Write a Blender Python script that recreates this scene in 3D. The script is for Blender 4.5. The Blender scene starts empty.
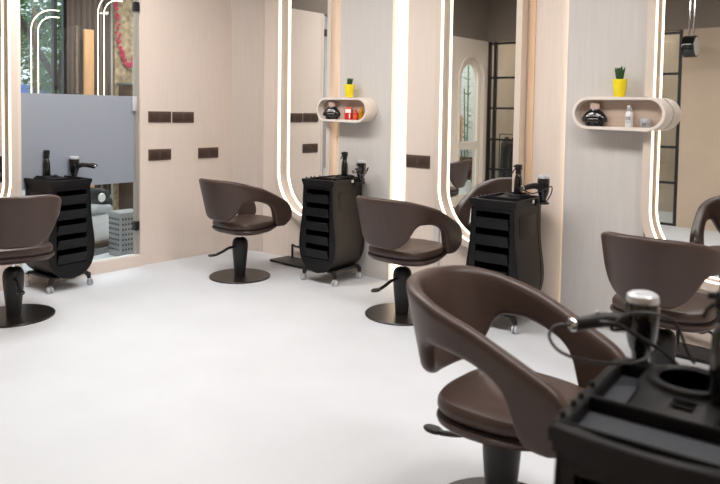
import bpy, bmesh, math, random
from mathutils import Vector, Matrix
PI = math.pi
random.seed(7)
S = bpy.context.scene
C = S.collection
CAMP = (678.96, .7164, .0474, .0156, 5.3794, -4.3927, 143.6)
LP, WP, WS, EXPO = 48, 75, 1.6, 0.46

# ------------------------------------------------------------------ materials
def lin(c):
    return tuple(((v/255)/12.92 if v/255 <= .04045 else ((v/255+.055)/1.055)**2.4) for v in c)

def mat(name, rgb, rough=.6, metal=0, var=.0, scale=8, stretch=(1, 1, 1), bump=0, bscale=None,
        trans=0, emit=None, estr=0, coat=0, ior=1.45, spec=.5):
    m = bpy.data.materials.new(name); m.use_nodes = True
    nt = m.node_tree; b = nt.nodes['Principled BSDF']
    col = lin(rgb)
    b.inputs['Base Color'].default_value = (*col, 1)
    b.inputs['Roughness'].default_value = rough
    b.inputs['Metallic'].default_value = metal
    b.inputs['IOR'].default_value = ior
    b.inputs['Specular IOR Level'].default_value = spec
    if trans: b.inputs['Transmission Weight'].default_value = trans
    if coat: b.inputs['Coat Weight'].default_value = coat
    if emit:
        b.inputs['Emission Color'].default_value = (*lin(emit), 1)
        b.inputs['Emission Strength'].default_value = estr
    if var or bump:
        tc = nt.nodes.new('ShaderNodeTexCoord'); mp = nt.nodes.new('ShaderNodeMapping')
        mp.inputs['Scale'].default_value = stretch
        nt.links.new(tc.outputs['Object'], mp.inputs['Vector'])
        n = nt.nodes.new('ShaderNodeTexNoise'); n.inputs['Scale'].default_value = scale
        n.inputs['Detail'].default_value = 5
        nt.links.new(mp.outputs['Vector'], n.inputs['Vector'])
        if var:
            r = nt.nodes.new('ShaderNodeValToRGB')
            r.color_ramp.elements[0].position = .3; r.color_ramp.elements[1].position = .7
            r.color_ramp.elements[0].color = (*[max(0, v*(1-var)) for v in col], 1)
            r.color_ramp.elements[1].color = (*[min(1, v*(1+var)) for v in col], 1)
            nt.links.new(n.outputs['Fac'], r.inputs['Fac'])
            nt.links.new(r.outputs['Color'], b.inputs['Base Color'])
        if bump:
            bp = nt.nodes.new('ShaderNodeBump'); bp.inputs['Strength'].default_value = bump
            bp.inputs['Distance'].default_value = .002
            if bscale:
                n2 = nt.nodes.new('ShaderNodeTexNoise'); n2.inputs['Scale'].default_value = bscale
                nt.links.new(tc.outputs['Object'], n2.inputs['Vector'])
                nt.links.new(n2.outputs['Fac'], bp.inputs['Height'])
            else:
                nt.links.new(n.outputs['Fac'], bp.inputs['Height'])
            nt.links.new(bp.outputs['Normal'], b.inputs['Normal'])
    return m

M = {}
M['floor'] = mat('micro_cement', (205, 208, 213), .55, var=.03, scale=2.5, spec=.35)
M['pink'] = mat('warm_wall', (222, 208, 198), .7, var=.03, scale=6, stretch=(14, 14, .5), bump=.15)
M['grey'] = mat('grey_wall', (203, 199, 196), .7, var=.03, scale=6, stretch=(14, 14, .5), bump=.15)
M['taupe'] = mat('taupe_wall', (198, 186, 177), .7, var=.03, scale=6, stretch=(14, 14, .5), bump=.15)
M['rear'] = mat('rear_wall', (190, 172, 152), .7, var=.03, scale=3)
M['upper'] = mat('upper_wall', (128, 118, 108), .8, var=.04, scale=3)
M['ceil'] = mat('ceiling_paint', (150, 140, 130), .85)
M['frame'] = mat('mirror_frame', (214, 200, 188), .55)
M['mirror'] = mat('mirror_glass', (243, 244, 243), .015, 1)
M['led'] = mat('led_light', (255, 244, 225), .5, emit=(255, 238, 208), estr=2.0)
M['ledw'] = mat('wall_led_light', (255, 240, 215), .5, emit=(255, 232, 198), estr=2.0)
M['leather'] = mat('brown_leather', (70, 54, 49), .40, var=.06, scale=9, bump=.25, bscale=160, spec=.5)
M['leather2'] = mat('brown_leather_inner', (80, 64, 60), .5, var=.08, scale=30, stretch=(1, 1, 1), bump=.25, bscale=180)
M['stitch'] = mat('dark_piping', (42, 34, 34), .6)
M['black'] = mat('black_metal', (27, 27, 29), .42, var=.05, scale=20)
M['disc'] = mat('base_metal', (52, 47, 45), .33, .6, var=.05, scale=20)
M['plast'] = mat('charcoal_plastic', (19, 19, 22), .45, spec=.3, var=.06, scale=12, bump=.1, bscale=300)
M['plast2'] = mat('brown_black_plastic', (37, 31, 29), .5, spec=.35, var=.05, scale=12, bump=.1, bscale=300)
M['dark'] = mat('deep_black_plastic', (22, 22, 24), .5)
M['matt'] = mat('textured_mat', (48, 50, 56), .6, var=.12, scale=60, bump=.6, bscale=260)
M['gloss'] = mat('gloss_black', (16, 16, 18), .15, coat=.5)
M['chrome'] = mat('chrome', (215, 215, 218), .12, 1)
M['silver'] = mat('silver_plastic', (205, 208, 214), .25, .3)
M['plate'] = mat('bronze_plate', (92, 76, 68), .4, .3, var=.06, scale=30)
M['platedark'] = mat('bronze_rocker', (78, 63, 56), .35, .3)
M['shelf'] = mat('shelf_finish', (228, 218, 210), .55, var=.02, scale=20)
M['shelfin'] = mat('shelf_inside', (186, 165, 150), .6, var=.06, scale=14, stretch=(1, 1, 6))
M['yellow'] = mat('yellow_pot', (247, 226, 40), .45, var=.04, scale=30)
M['leaf'] = mat('succulent_leaf', (44, 82, 44), .45, var=.35, scale=60)
M['leafedge'] = mat('leaf_edge', (190, 200, 110), .5)
M['soil'] = mat('soil', (60, 45, 35), .9, var=.3, scale=80)
M['white'] = mat('white_plastic', (225, 225, 224), .4)
M['whitelab'] = mat('white_label', (240, 238, 232), .6)
M['greylab'] = mat('grey_label', (120, 120, 122), .6)
M['red'] = mat('red_plastic', (205, 40, 30), .35)
M['orange'] = mat('orange_red_label', (225, 90, 50), .4)
M['amber'] = mat('amber_plastic', (215, 150, 20), .25, trans=.3)
M['beigecap'] = mat('beige_cap', (190, 165, 150), .5)
M['greyjar'] = mat('grey_jar', (168, 170, 172), .35)
M['glowtan'] = mat('painted_glow', (228, 196, 164), .6)  # warm light glow put into the colour
M['tan'] = mat('wood_tan', (196, 150, 105), .5, var=.12, scale=5, stretch=(6, 6, .6))
M['brownwood'] = mat('dark_wood', (82, 64, 52), .55, var=.2, scale=5, stretch=(6, 6, .6))
M['curtain'] = mat('brown_curtain', (88, 76, 68), .8, var=.15, scale=4, stretch=(12, 12, .3))
M['bark'] = mat('bark', (70, 58, 50), .9, var=.3, scale=12)
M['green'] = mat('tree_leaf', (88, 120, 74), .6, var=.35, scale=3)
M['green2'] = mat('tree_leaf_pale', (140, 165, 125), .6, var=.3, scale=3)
M['pinkfl'] = mat('pink_flower', (190, 60, 90), .6, var=.2, scale=40)
M['floral'] = mat('floral_wallpaper', (170, 150, 120), .7, var=.45, scale=16)
M['maroon'] = mat('maroon_fabric', (92, 40, 52), .8, var=.1, scale=30)
M['clinic'] = mat('room_paint', (200, 200, 198), .7)
M['brickw'] = mat('building_paint', (214, 218, 224), .8, var=.05, scale=4)
M['blue'] = mat('blue_band', (90, 120, 175), .6)
M['doorw'] = mat('door_paint', (222, 210, 196), .5)
M['alu'] = mat('brushed_aluminium', (176, 174, 166), .4, .5)

def glassmat(name, tint, alpha_mix, rough):
    m = bpy.data.materials.new(name); m.use_nodes = True; nt = m.node_tree
    nt.nodes.remove(nt.nodes['Principled BSDF'])
    out = nt.nodes['Material Output']
    t = nt.nodes.new('ShaderNodeBsdfTransparent'); t.inputs[0].default_value = (*tint, 1)
    g = nt.nodes.new('ShaderNodeBsdfGlossy'); g.inputs['Roughness'].default_value = rough
    fr = nt.nodes.new('ShaderNodeFresnel'); ge = nt.nodes.new('ShaderNodeNewGeometry'); mt = nt.nodes.new('ShaderNodeMath')
    mt.operation = 'MULTIPLY_ADD'; mt.inputs[1].default_value = 1/1.5-1.5; mt.inputs[2].default_value = 1.5
    nt.links.new(ge.outputs['Backfacing'], mt.inputs[0]); nt.links.new(mt.outputs[0], fr.inputs['IOR'])
    mx = nt.nodes.new('ShaderNodeMixShader')
    nt.links.new(fr.outputs[0], mx.inputs[0]); nt.links.new(t.outputs[0], mx.inputs[1]); nt.links.new(g.outputs[0], mx.inputs[2])
    nt.links.new(mx.outputs[0], out.inputs[0])
    return m
M['glass'] = glassmat('clear_glass', (.93, .95, .94), 0, .0)

def frostmat():
    m = bpy.data.materials.new('frosted_film'); m.use_nodes = True; nt = m.node_tree
    nt.nodes.remove(nt.nodes['Principled BSDF'])
    out = nt.nodes['Material Output']
    d = nt.nodes.new('ShaderNodeBsdfDiffuse'); d.inputs[0].default_value = (*lin((172, 176, 186)), 1)
    tl = nt.nodes.new('ShaderNodeBsdfTranslucent'); tl.inputs[0].default_value = (*lin((185, 192, 203)), 1)
    t = nt.nodes.new('ShaderNodeBsdfTransparent'); t.inputs[0].default_value = (.75, .8, .85, 1)
    g = nt.nodes.new('ShaderNodeBsdfGlossy'); g.inputs['Roughness'].default_value = .35
    a = nt.nodes.new('ShaderNodeMixShader'); a.inputs[0].default_value = .35
    b = nt.nodes.new('ShaderNodeMixShader'); b.inputs[0].default_value = .12
    c = nt.nodes.new('ShaderNodeMixShader'); c.inputs[0].default_value = .06
    nt.links.new(d.outputs[0], a.inputs[1]); nt.links.new(tl.outputs[0], a.inputs[2])
    nt.links.new(a.outputs[0], b.inputs[1]); nt.links.new(t.outputs[0], b.inputs[2])
    nt.links.new(b.outputs[0], c.inputs[1]); nt.links.new(g.outputs[0], c.inputs[2])
    nt.links.new(c.outputs[0], out.inputs[0])
    return m
M['frost'] = frostmat()

# ------------------------------------------------------------------ mesh helpers
def V(*a): return Vector(a)

def add_box(bm, a, b, bev=0, mtx=None, seg=2):
    (x0, y0, z0), (x1, y1, z1) = a, b
    r = bmesh.ops.create_cube(bm, size=1)
    vs = r['verts']
    bmesh.ops.scale(bm, vec=(abs(x1-x0), abs(y1-y0), abs(z1-z0)), verts=vs)
    bmesh.ops.translate(bm, vec=((x0+x1)/2, (y0+y1)/2, (z0+z1)/2), verts=vs)
    if bev:
        es = list({e for v in vs for e in v.link_edges})
        r2 = bmesh.ops.bevel(bm, geom=es, offset=bev, segments=seg, affect='EDGES', profile=.5)
        vs = list({v for f in r2['faces'] for v in f.verts} | {v for v in vs if v.is_valid})
    if mtx: bmesh.ops.transform(bm, matrix=mtx, verts=vs)
    return vs

def add_lathe(bm, prof, n=32, c=(0, 0, 0), mtx=None, caps=True):
    rings = []
    for r, z in prof:
        ring = []
        for i in range(n):
            a = 2*PI*i/n
            p = Vector((r*math.cos(a), r*math.sin(a), z))
            if mtx: p = mtx @ p
            ring.append(bm.verts.new(p+Vector(c)))
        rings.append(ring)
    for k in range(len(rings)-1):
        for i in range(n):
            bm.faces.new((rings[k][i], rings[k][(i+1) % n], rings[k+1][(i+1) % n], rings[k+1][i]))
    if caps:
        if prof[0][0] > 1e-5: bm.faces.new(rings[0][::-1])
        if prof[-1][0] > 1e-5: bm.faces.new(rings[-1])

def smooth_path(pts, n=6, closed=False):
    pts = [Vector(p) for p in pts]; out = []; m = len(pts)
    rng = range(m if closed else m-1)
    for i in rng:
        if closed: p0, p1, p2, p3 = pts[i-1], pts[i], pts[(i+1) % m], pts[(i+2) % m]
        else: p0, p1, p2, p3 = pts[max(i-1, 0)], pts[i], pts[i+1], pts[min(i+2, m-1)]
        for k in range(n):
            t = k/n
            out.append(.5*((2*p1)+(p2-p0)*t+(2*p0-5*p1+4*p2-p3)*t*t+(3*p1-p0-3*p2+p3)*t**3))
    if not closed: out.append(pts[-1])
    return out

def add_tube(bm, pts, r, n=10, closed=False, flat=None):
    pts = [Vector(p) for p in pts]; m = len(pts)
    rs = r if isinstance(r, (list, tuple)) else [r]*m
    up = None; rings = []
    for i in range(m):
        if closed: t = pts[(i+1) % m]-pts[i-1]
        else: t = pts[min(i+1, m-1)]-pts[max(i-1, 0)]
        t.normalize()
        if up is None:
            up = Vector((0, 0, 1)) if abs(t.z) < .9 else Vector((0, 1, 0))
            up = (up - t*up.dot(t)).normalized()
        else:
            up = (up - t*up.dot(t)).normalized()
        s = t.cross(up)
        fz = flat if flat else 1
        rings.append([bm.verts.new(pts[i]+(s*math.cos(2*PI*k/n)+up*fz*math.sin(2*PI*k/n))*rs[i]) for k in range(n)])
    lim = m if closed else m-1
    for i in range(lim):
        a, b = rings[i], rings[(i+1) % m]
        for k in range(n):
            bm.faces.new((a[k], b[k], b[(k+1) % n], a[(k+1) % n]))
    if not closed:
        bm.faces.new(rings[0]); bm.faces.new(rings[-1][::-1])

def prism(bm, loop, fn, t0, t1, holes=()):
    """extrude a 2D outline (with holes) along fn's third axis: fn(u, v, t) -> xyz"""
    loops = [loop]+list(holes)
    caps = []
    for t in (t0, t1):
        es = []; vv = []
        for lp in loops:
            vs = [bm.verts.new(fn(u, v, t)) for u, v in lp]
            vv.append(vs)
            es += [bm.edges.new((vs[i], vs[(i+1) % len(vs)])) for i in range(len(vs))]
        if holes: bmesh.ops.triangle_fill(bm, use_beauty=True, use_dissolve=False, edges=es)
        else: bm.faces.new(vv[0])
        caps.append(vv)
    for a, b in zip(*caps):
        n = len(a)
        for i in range(n): bm.faces.new((a[i], a[(i+1) % n], b[(i+1) % n], b[i]))

def XZ(u, v, t): return (u, t, v)
def YZ(u, v, t): return (t, u, v)
def XY(u, v, t): return (u, v, t)

def obj(name, bm, m, parent=None, smooth=True, ang=35, label=None):
    bmesh.ops.recalc_face_normals(bm, faces=bm.faces)
    me = bpy.data.meshes.new(name); bm.to_mesh(me); bm.free()
    if isinstance(m, (list, tuple)):
        for q in m: me.materials.append(q)
    else: me.materials.append(m)
    if smooth:
        for p in me.polygons: p.use_smooth = True
        try: me.set_sharp_from_angle(angle=math.radians(ang))
        except Exception: pass
    o = bpy.data.objects.new(name, me); C.objects.link(o)
    if parent: o.parent = parent
    if label: o['label'] = label
    return o

def thing(name, label, cat, loc=(0, 0, 0), rz=0, group=None):
    o = bpy.data.objects.new(name, None); C.objects.link(o)
    o.empty_display_size = .1
    o.location = loc; o.rotation_euler = (0, 0, rz)
    o['label'] = label; o['category'] = cat
    if group: o['group'] = group
    return o

def tag(o, label, cat, group=None):
    o['label'] = label; o['category'] = cat
    if group: o['group'] = group
    return o

def struct(name, bm, m, parent=None, **k):
    o = obj(name, bm, m, parent, **k)
    if parent is None: o['kind'] = 'structure'
    return o

def boxes(name, lst, m, parent=None, bev=0, fn=obj, **k):
    bm = bmesh.new()
    for a, b in lst: add_box(bm, a, b, bev)
    return fn(name, bm, m, parent, **k)

def copy_tree(o, parent=None):
    c = o.copy(); C.objects.link(c)
    if parent: c.parent = parent
    for ch in list(o.children): copy_tree(ch, c)
    return c

def lerp(tab, x):
    if x <= tab[0][0]: return tab[0][1]
    for (a, b), (c, d) in zip(tab, tab[1:]):
        if x <= c:
            t = (x-a)/(c-a); return b+(d-b)*t
    return tab[-1][1]

def spl(tab, x):      # monotone cubic through a table
    n = len(tab)
    if x <= tab[0][0]: return tab[0][1]
    if x >= tab[-1][0]: return tab[-1][1]
    d = [(tab[i+1][1]-tab[i][1])/(tab[i+1][0]-tab[i][0]) for i in range(n-1)]
    mm = [d[0]]+[0 if d[i-1]*d[i] <= 0 else 2*d[i-1]*d[i]/(d[i-1]+d[i]) for i in range(1, n-1)]+[d[-1]]
    for i in range(n-1):
        if x <= tab[i+1][0]:
            h = tab[i+1][0]-tab[i][0]; t = (x-tab[i][0])/h
            return ((1+2*t)*(1-t)**2*tab[i][1]+t*(1-t)**2*h*mm[i]+t*t*(3-2*t)*tab[i+1][1]+t*t*(t-1)*h*mm[i+1])

# ------------------------------------------------------------------ room shell
ZP, ZC = 2.49, 3.15          # top of the wall panels, ceiling
YR, XR = -4.75, 7.2
boxes('floor', [((-3.2, -6.2, -.1), (XR+.2, .2, 0))], M['floor'], fn=struct, smooth=False)
boxes('ceiling', [((-.0, YR-.1, ZC), (XR+.2, .2, ZC+.1))], M['ceil'], fn=struct, smooth=False)
boxes('wall_back', [((.27, 0, 0), (XR+.2, .15, ZP))], M['pink'], fn=struct, smooth=False)
# corner: the wall turns through a soft curve
bm = bmesh.new()
arc = smooth_path([(0, -.166, 0), (.10, -.10, 0), (.20, -.035, 0), (.30, -.004, 0)], 6)
lp = [(p.x, p.y) for p in arc]+[(.30, .15), (-.15, .15), (-.15, -.166)]
prism(bm, lp, XY, 0, ZP)
struct('wall_corner', bm, M['taupe'])
boxes('wall_panel_left', [((-.15, -1.133, 0), (0, -.166, ZP))], M['pink'], fn=struct, smooth=False).name = 'wall_left'
boxes('wall_left', [((-.15, -3.88, 0), (0, -2.19, ZP))], M['pink'], fn=struct, smooth=False)
# upper painted band
boxes('wall_upper', [((-.15, YR, ZP), (.0, .0, ZC)), ((-.15, 0, ZP), (XR+.2, .15, ZC)), ((-.15, YR-.15, ZP), (XR+.2, YR, ZC))],
      M['upper'], fn=struct, smooth=False)
boxes('wall_rear', [((2.79, YR-.15, 0), (XR+.2, YR, ZP))], M['rear'], fn=struct, smooth=False)
boxes('wall_right', [((XR, YR, 0), (XR+.15, 0, ZC))], M['rear'], fn=struct, smooth=False)

# grey panels standing 5 cm proud, light slots beside them
boxes('wall_panel_grey', [((1.335, -.030, 0), (1.915, 0.001, ZP))], M['grey'], fn=struct, smooth=False).name = 'wall_back_shelf_bay'
boxes('wall_panel_grey', [((3.415, -.030, 0), (3.950, 0.001, ZP))], M['grey'], fn=struct, smooth=False).name = 'wall_back_shelf_bay.001'
boxes('painted_glow_strip', [((3.118, -.010, 0), (3.165, .001, ZP))], M['glowtan'], fn=struct, smooth=False)  # tan strip painted as the warm glow right of the middle mirror
boxes('trim_1', [((2.345, -.012, 0), (2.395, .001, ZP))], M['grey'], fn=struct, smooth=False)
def light_strip(x0, x1, label, y=-.006):
    o = boxes('light_strip', [((x0, y, .0), (x1, 0.0005, ZP))], M['ledw'], smooth=False)
    tag(o, label, 'light')
light_strip(1.922, 2.045, 'tall bright vertical light strip between the grey shelf panel and the switch plate panel')
o = boxes('light_strip', [((3.4125, -.021, 0), (3.4145, -.003, ZP))], M['ledw'], smooth=False)
tag(o, 'slim vertical light slot tucked behind the left edge of the right shelf panel', 'light')
o = boxes('light_strip', [((1.3325, -.021, 0), (1.3345, -.003, ZP))], M['ledw'], smooth=False)
tag(o, 'slim vertical light slot beside the grey panel of the red bottle shelf', 'light')

# ------------------------------------------------------------------ glazed door bay in the left wall
d1 = boxes('door_1', [((-.06, -2.19, 0), (.012, -1.133, .095)), ((-.06, -1.163, .095), (.004, -1.133, ZP)),
                     ((-.06, -2.19, .095), (.0, -2.175, ZP))], M['pink'], fn=struct, smooth=False)
boxes('door_sill', [((-.055, -2.185, .0955), (-.004, -1.165, .106))], M['white'], d1, smooth=False, label='white door sill')
boxes('jamb_channel', [((-.05, -1.2, .1065), (-.015, -1.1635, ZP-.02))], M['alu'], d1, smooth=False, label='pale metal edge channel')
boxes('glass_pane', [((-.035, -2.17, .107), (-.027, -1.2, ZP-.02))], M['glass'], d1, smooth=False)
boxes('frosted_film', [((-.0255, -2.17, .748), (-.0245, -1.2, 1.502))], M['frost'], d1, smooth=False, label='grey blue frosted band across the glass')
for z in (.36, 2.28): boxes('hinge', [((-.045, -1.215, z-.04), (.006, -1.17, z+.04))], M['black'], d1, .004)
boxes('door_lock', [((-.02, -1.235, 1.37), (.012, -1.195, 1.50))], M['silver'], d1, .006)

# ------------------------------------------------------------------ room behind the glass
boxes('wall_treatment_room', [((-2.85, -.5, 0), (-2.7, 1.3, 3.1)), ((-2.7, 1.15, 0), (-.15, 1.3, 3.1)), ((-2.85, -3.0, 0), (-.15, -2.85, 3.1)),
      ((-2.85, -2.85, 0), (-2.7, -.5, .5))], M['clinic'], fn=struct, smooth=False).name = 'wall_treatment'
boxes('ceiling_treatment_room', [((-2.85, -3.0, 3.1), (-.15, 1.3, 3.2))], M['ceil'], fn=struct, smooth=False).name = 'ceiling_treatment'
bm = bmesh.new()
for y in (-2.84, -1.9, -.66, -.54): add_box(bm, (-2.8, y, .5), (-2.74, y+.04, 3.1))
add_box(bm, (-2.8, -2.84, .5), (-2.74, -.5, .55)); add_box(bm, (-2.8, -2.84, 3.05), (-2.74, -.5, 3.1))
w2 = struct('window_1', bm, M['black'])
boxes('window_pane', [((-2.772, -2.8, .55), (-2.768, -.54, 3.05))], M['glass'], w2, smooth=False)
# curtain
bm = bmesh.new()
n = 90
for k in range(n):
    y0 = -.57+.57*k/n; y1 = -.57+.57*(k+1)/n
    f = lambda y: -2.615+.022*math.sin(y*85)
    vs = [bm.verts.new(p) for p in ((f(y0), y0, .3), (f(y1), y1, .3), (f(y1), y1, 3.0), (f(y0), y0, 3.0))]
    bm.faces.new(vs)
bmesh.ops.remove_doubles(bm, verts=bm.verts, dist=.0005)
cu = obj('curtain', bm, M['curtain']); sm = cu.modifiers.new('s', 'SOLIDIFY'); sm.thickness = .006
tag(cu, 'dark brown pleated curtain beside the window behind the glass', 'curtain')
rodb = bmesh.new(); add_tube(rodb, [(-2.615, -.62, 3.02), (-2.615, .04, 3.02)], .012); obj('curtain_rod', rodb, M['black'], cu)
o = boxes('wood_panel', [((-2.50, -.42, 0), (-2.46, -.30, 2.33))], M['tan'], bev=.004)
tag(o, 'narrow light wood board in front of the brown curtain behind the glass', 'panel')
o = boxes('floral_panel', [((-2.69, .07, 0), (-2.64, 1.1, 3.05))], M['floral'], smooth=False)
tag(o, 'mottled floral wall hanging at the right end behind the glass', 'wall hanging')
# garland
bm = bmesh.new()
gp = smooth_path([(-2.6, .06, 2.75), (-2.6, .09, 2.3), (-2.6, .17, 2.0), (-2.6, .24, 1.94), (-2.6, .31, 2.05), (-2.6, .36, 2.35), (-2.6, .38, 2.75)], 9)
for p in gp:
    for q in range(3):
        v = bmesh.ops.create_icosphere(bm, subdivisions=1, radius=random.uniform(.012, .024))['verts']
        bmesh.ops.translate(bm, vec=p+V(random.uniform(0, .03), random.uniform(-.02, .02), random.uniform(-.02, .02)), verts=v)
tag(obj('flower_garland', bm, M['pinkfl']), 'pink flower garland hanging in a loop on the floral panel', 'garland')
cb = thing('sideboard', 'dark low cabinet under the pink garland behind the glass', 'cabinet', (-2.30, .4, 0))
boxes('body', [((-.2, -.36, 0), (.2, .6, 1.68))], M['brownwood'], cb, .005)
boxes('top', [((-.22, -.38, 1.68), (.22, .62, 1.71))], M['greylab'], cb, .004)
for i, (y, mm, lb) in enumerate([(.13, 'yellow', 'yellow blossom ball on the dark cabinet behind the glass'), (.34, 'yellow', 'smaller yellow blossom ball at the right end of the dark cabinet top'), (.22, 'white', 'white blossom clump between the yellow ones on the dark cabinet')]):
    bm = bmesh.new()
    for q in range(22):
        v = bmesh.ops.create_icosphere(bm, subdivisions=1, radius=.016)['verts']
        a, b = random.uniform(0, 2*PI), random.uniform(0, PI/2)
        bmesh.ops.translate(bm, vec=(-2.22+.035*math.cos(a)*math.sin(b), y+.04*math.sin(a)*math.sin(b), 1.726+.03*math.cos(b)), verts=v)
    tag(obj('flower_clump', bm, M[mm]), lb, 'flowers')
# arched glowing tubes standing in for lit mirrors reflected in the door glass
def arch_reflection(yl, x, lab, z1, R):
    t = thing('arched_reflection', lab, 'light', (x, yl, 0))
    for i, dd in enumerate((0, .075)):
        r = R-dd
        pts = [(0, dd, 1.2), (0, dd, z1)]+[(0, dd+r-r*math.cos(a), z1+r*math.sin(a)) for a in [PI/2*k/12 for k in range(1, 13)]]+[(0, R+.06, z1+r)]
        bm = bmesh.new(); add_tube(bm, pts, .0055, 8); obj('reflection_tube', bm, M['led'], t)
    bm = bmesh.new()
    for yy in (.047,): add_box(bm, (-.03, yy-.012, 0), (-.015, yy+.012, z1+R))
    add_box(bm, (-.08, .0, 0), (.04, .095, .03))
    obj('backing_post', bm, M['brownwood'], t)
arch_reflection(-1.156, -2.2, 'left pair of thin arched glow lines standing in for a mirror reflection in the glass', 2.22, .25)
arch_reflection(-.388, -2.2, 'right pair of thin arched glow lines standing in for a mirror reflection, beside the floral panel', 2.50, .25)
# treatment furniture low behind the glass
t = thing('shampoo_chair', 'pale reclining wash chair with black padded head seen under the frosted band', 'chair', (-1.0, -1.18, 0), .3)
bm = bmesh.new(); add_box(bm, (-.2, -.28, .05), (.2, .16, .36), .05, seg=4); obj('seat_base', bm, M['white'], t)
bm = bmesh.new(); add_box(bm, (-.2, -.26, .36), (.2, .2, .44), .035, seg=4); obj('cushion', bm, M['greyjar'], t)
bm = bmesh.new(); add_box(bm, (-.19, .0, .46), (.12, .12, .62), .05, seg=4, mtx=Matrix.Rotation(-.25, 4, 'X')); add_box(bm, (-.05, .12, .38), (.15, .26, .50), .04, seg=4)
hd = obj('headrest', bm, M['dark'], t)
bm = bmesh.new(); add_lathe(bm, [(0, 0), (.04, 0), (.045, .01), (.04, .02), (0, .022)], 20, (.17, .06, .52), Matrix.Rotation(PI/2, 4, 'Y')); obj('knob', bm, M['white'], hd)
bm = bmesh.new(); add_box(bm, (.2, -.34, .05), (.27, .35, .11), .015); obj('foot_rail', bm, M['brownwood'], t)
boxes('floor_plinth', [((-.24, -.38, 0), (.3, .36, .05))], M['greylab'], t, .005)
t = thing('perforated_basket', 'pale basket with rows of dark holes low behind the glass door', 'basket', (-.52, -1.0, 0))
bm = bmesh.new(); add_box(bm, (-.11, -.12, 0), (.11, .12, .42), .012); obj('basket_body', bm, M['greyjar'], t)
bm = bmesh.new()
for i in range(7):
    for k in range(7):
        add_box(bm, (.107, -.10+i*.030, .06+k*.048), (.112, -.087+i*.030, .078+k*.048))
        add_box(bm, (-.095+i*.028, -.122, .06+k*.048), (-.082+i*.028, -.118, .078+k*.048))
obj('perforation', bm, M['dark'], t)

# outdoors beyond window_2
boxes('ground', [((-16, -14, -.2), (-2.9, 8, -.05))], M['brickw'], fn=struct, smooth=False).name = 'floor_outdoor'
def tree(name, label, base, pts, rad, crowns, nl, m, seed):
    random.seed(seed)
    t = thing(name, label, 'tree', base)
    bm = bmesh.new()
    for pth, r in zip(pts, rad): add_tube(bm, smooth_path(pth, 6), r, 8)
    obj('trunk', bm, M['bark'], t)
    bm = bmesh.new()
    for (cx, cy, cz, rr) in crowns:
        for k in range(nl):
            d = Vector((random.gauss(0, 1), random.gauss(0, 1), random.gauss(0, 1))).normalized()*rr*random.random()**.4
            p = V(cx, cy, cz)+d
            a = Vector((random.gauss(0, 1), random.gauss(0, 1), random.gauss(0, .6))).normalized()*random.uniform(.05, .10)
            b = a.cross(Vector((random.random(), random.random(), random.random()))).normalized()*.022
            vs = [bm.verts.new(q) for q in (p-a, p+b, p+a, p-b)]
            bm.faces.new(vs)
    o = obj('foliage', bm, m, t, smooth=False); o['kind'] = 'stuff'
tree('garden_tree', 'tree with a slanting trunk and feathery green leaves outside the window', (-4.9, .6, -.05),
     [[(0, .5, 0), (0, .15, 1.2), (0, -.3, 1.95), (0, -1.1, 3.3)], [(0, -.2, 1.8), (-.4, .1, 2.8), (-.5, .2, 3.6)]], [.045, .03],
     [(-.6, -.1, 2.5, .6), (-.7, -.5, 3.1, .7), (-.9, .5, 3.0, .7), (-1.3, .3, 1.9, .45)], 900, M['green'], 3)
tree('garden_tree', 'paler tree standing farther off to the left outside the window', (-7.5, .6, -.05),
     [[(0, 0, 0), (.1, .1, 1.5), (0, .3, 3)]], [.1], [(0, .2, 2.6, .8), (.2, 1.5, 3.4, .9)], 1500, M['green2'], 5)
t = thing('house', 'pale low building with a blue band outside the window', 'building', (-12, 2.5, -.05))
boxes('wall', [((-1, -6, 0), (1, 6, 2.1))], M['brickw'], t)
boxes('fascia', [((1.001, -6, 1.75), (1.05, 6, 1.95))], M['blue'], t)

# ------------------------------------------------------------------ station mirrors
def cee(yr, yl, zb, zt, R):
    """closed outline: straight edge at yr, rounded corners (radius R) on the yl side"""
    s = 1 if yl > yr else -1
    pts = [(yr, zb)]
    n = 14
    for k in range(n+1):
        a = PI/2*k/n; pts.append((yl-s*R+s*R*math.sin(a), zb+R-R*math.cos(a)))
    for k in range(n+1):
        a = PI/2*k/n; pts.append((yl-s*R+s*R*math.cos(a), zt-R+R*math.sin(a)))
    pts.append((yr, zt))
    return pts
def station_mirror(label, origin, rz, W=.63, flip=False):
    """local: wall plane y=0, faces -y; rounded lit inner side at x=0, straight side at x=W"""
    t = thing('arched_mirror', label, 'mirror', origin, rz)
    zb, zt, R = .43, 2.84, .40
    fl = (lambda u: W-u) if flip else (lambda u: u)
    XZ = lambda u, v, t: (fl(u), t, v)
    inner = cee(W, 0, zb, zt, R)
    bm = bmesh.new(); prism(bm, cee(W+.045, -.05, zb-.05, zt+.05, R+.05), XZ, -.090, -.001, [inner])
    obj('frame', bm, M['frame'], t)
    bm = bmesh.new(); prism(bm, cee(W-.001, .001, zb+.001, zt-.001, R-.001), XZ, -.014, -.006)
    obj('mirror_glass', bm, M['mirror'], t, smooth=False)
    bm = bmesh.new()
    a = cee(W-.002, .0005, zb+.0005, zt-.0005, R-.0005); b = cee(W-.002, .005, zb+.005, zt-.005, R-.005)
    rows = [[bm.verts.new((fl(u), y, v)) for u, v in L] for L, y in ((a, -.0885), (b, -.0885), (b, -.062), (a, -.062))]
    n = len(a)
    for k in range(4):
        p, q = rows[k], rows[(k+1) % 4]
        for i in range(n-1): bm.faces.new((p[i], p[i+1], q[i+1], q[i]))
    obj('light_strip', bm, M['led'], t)
    return t
station_mirror('tall round-cornered lit mirror nearest the room corner, behind the red bottle shelf', (.605, 0, 0), 0)
station_mirror('tall round-cornered lit mirror between the white light strip and the middle trolley', (2.43, 0, 0), 0)
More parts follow.
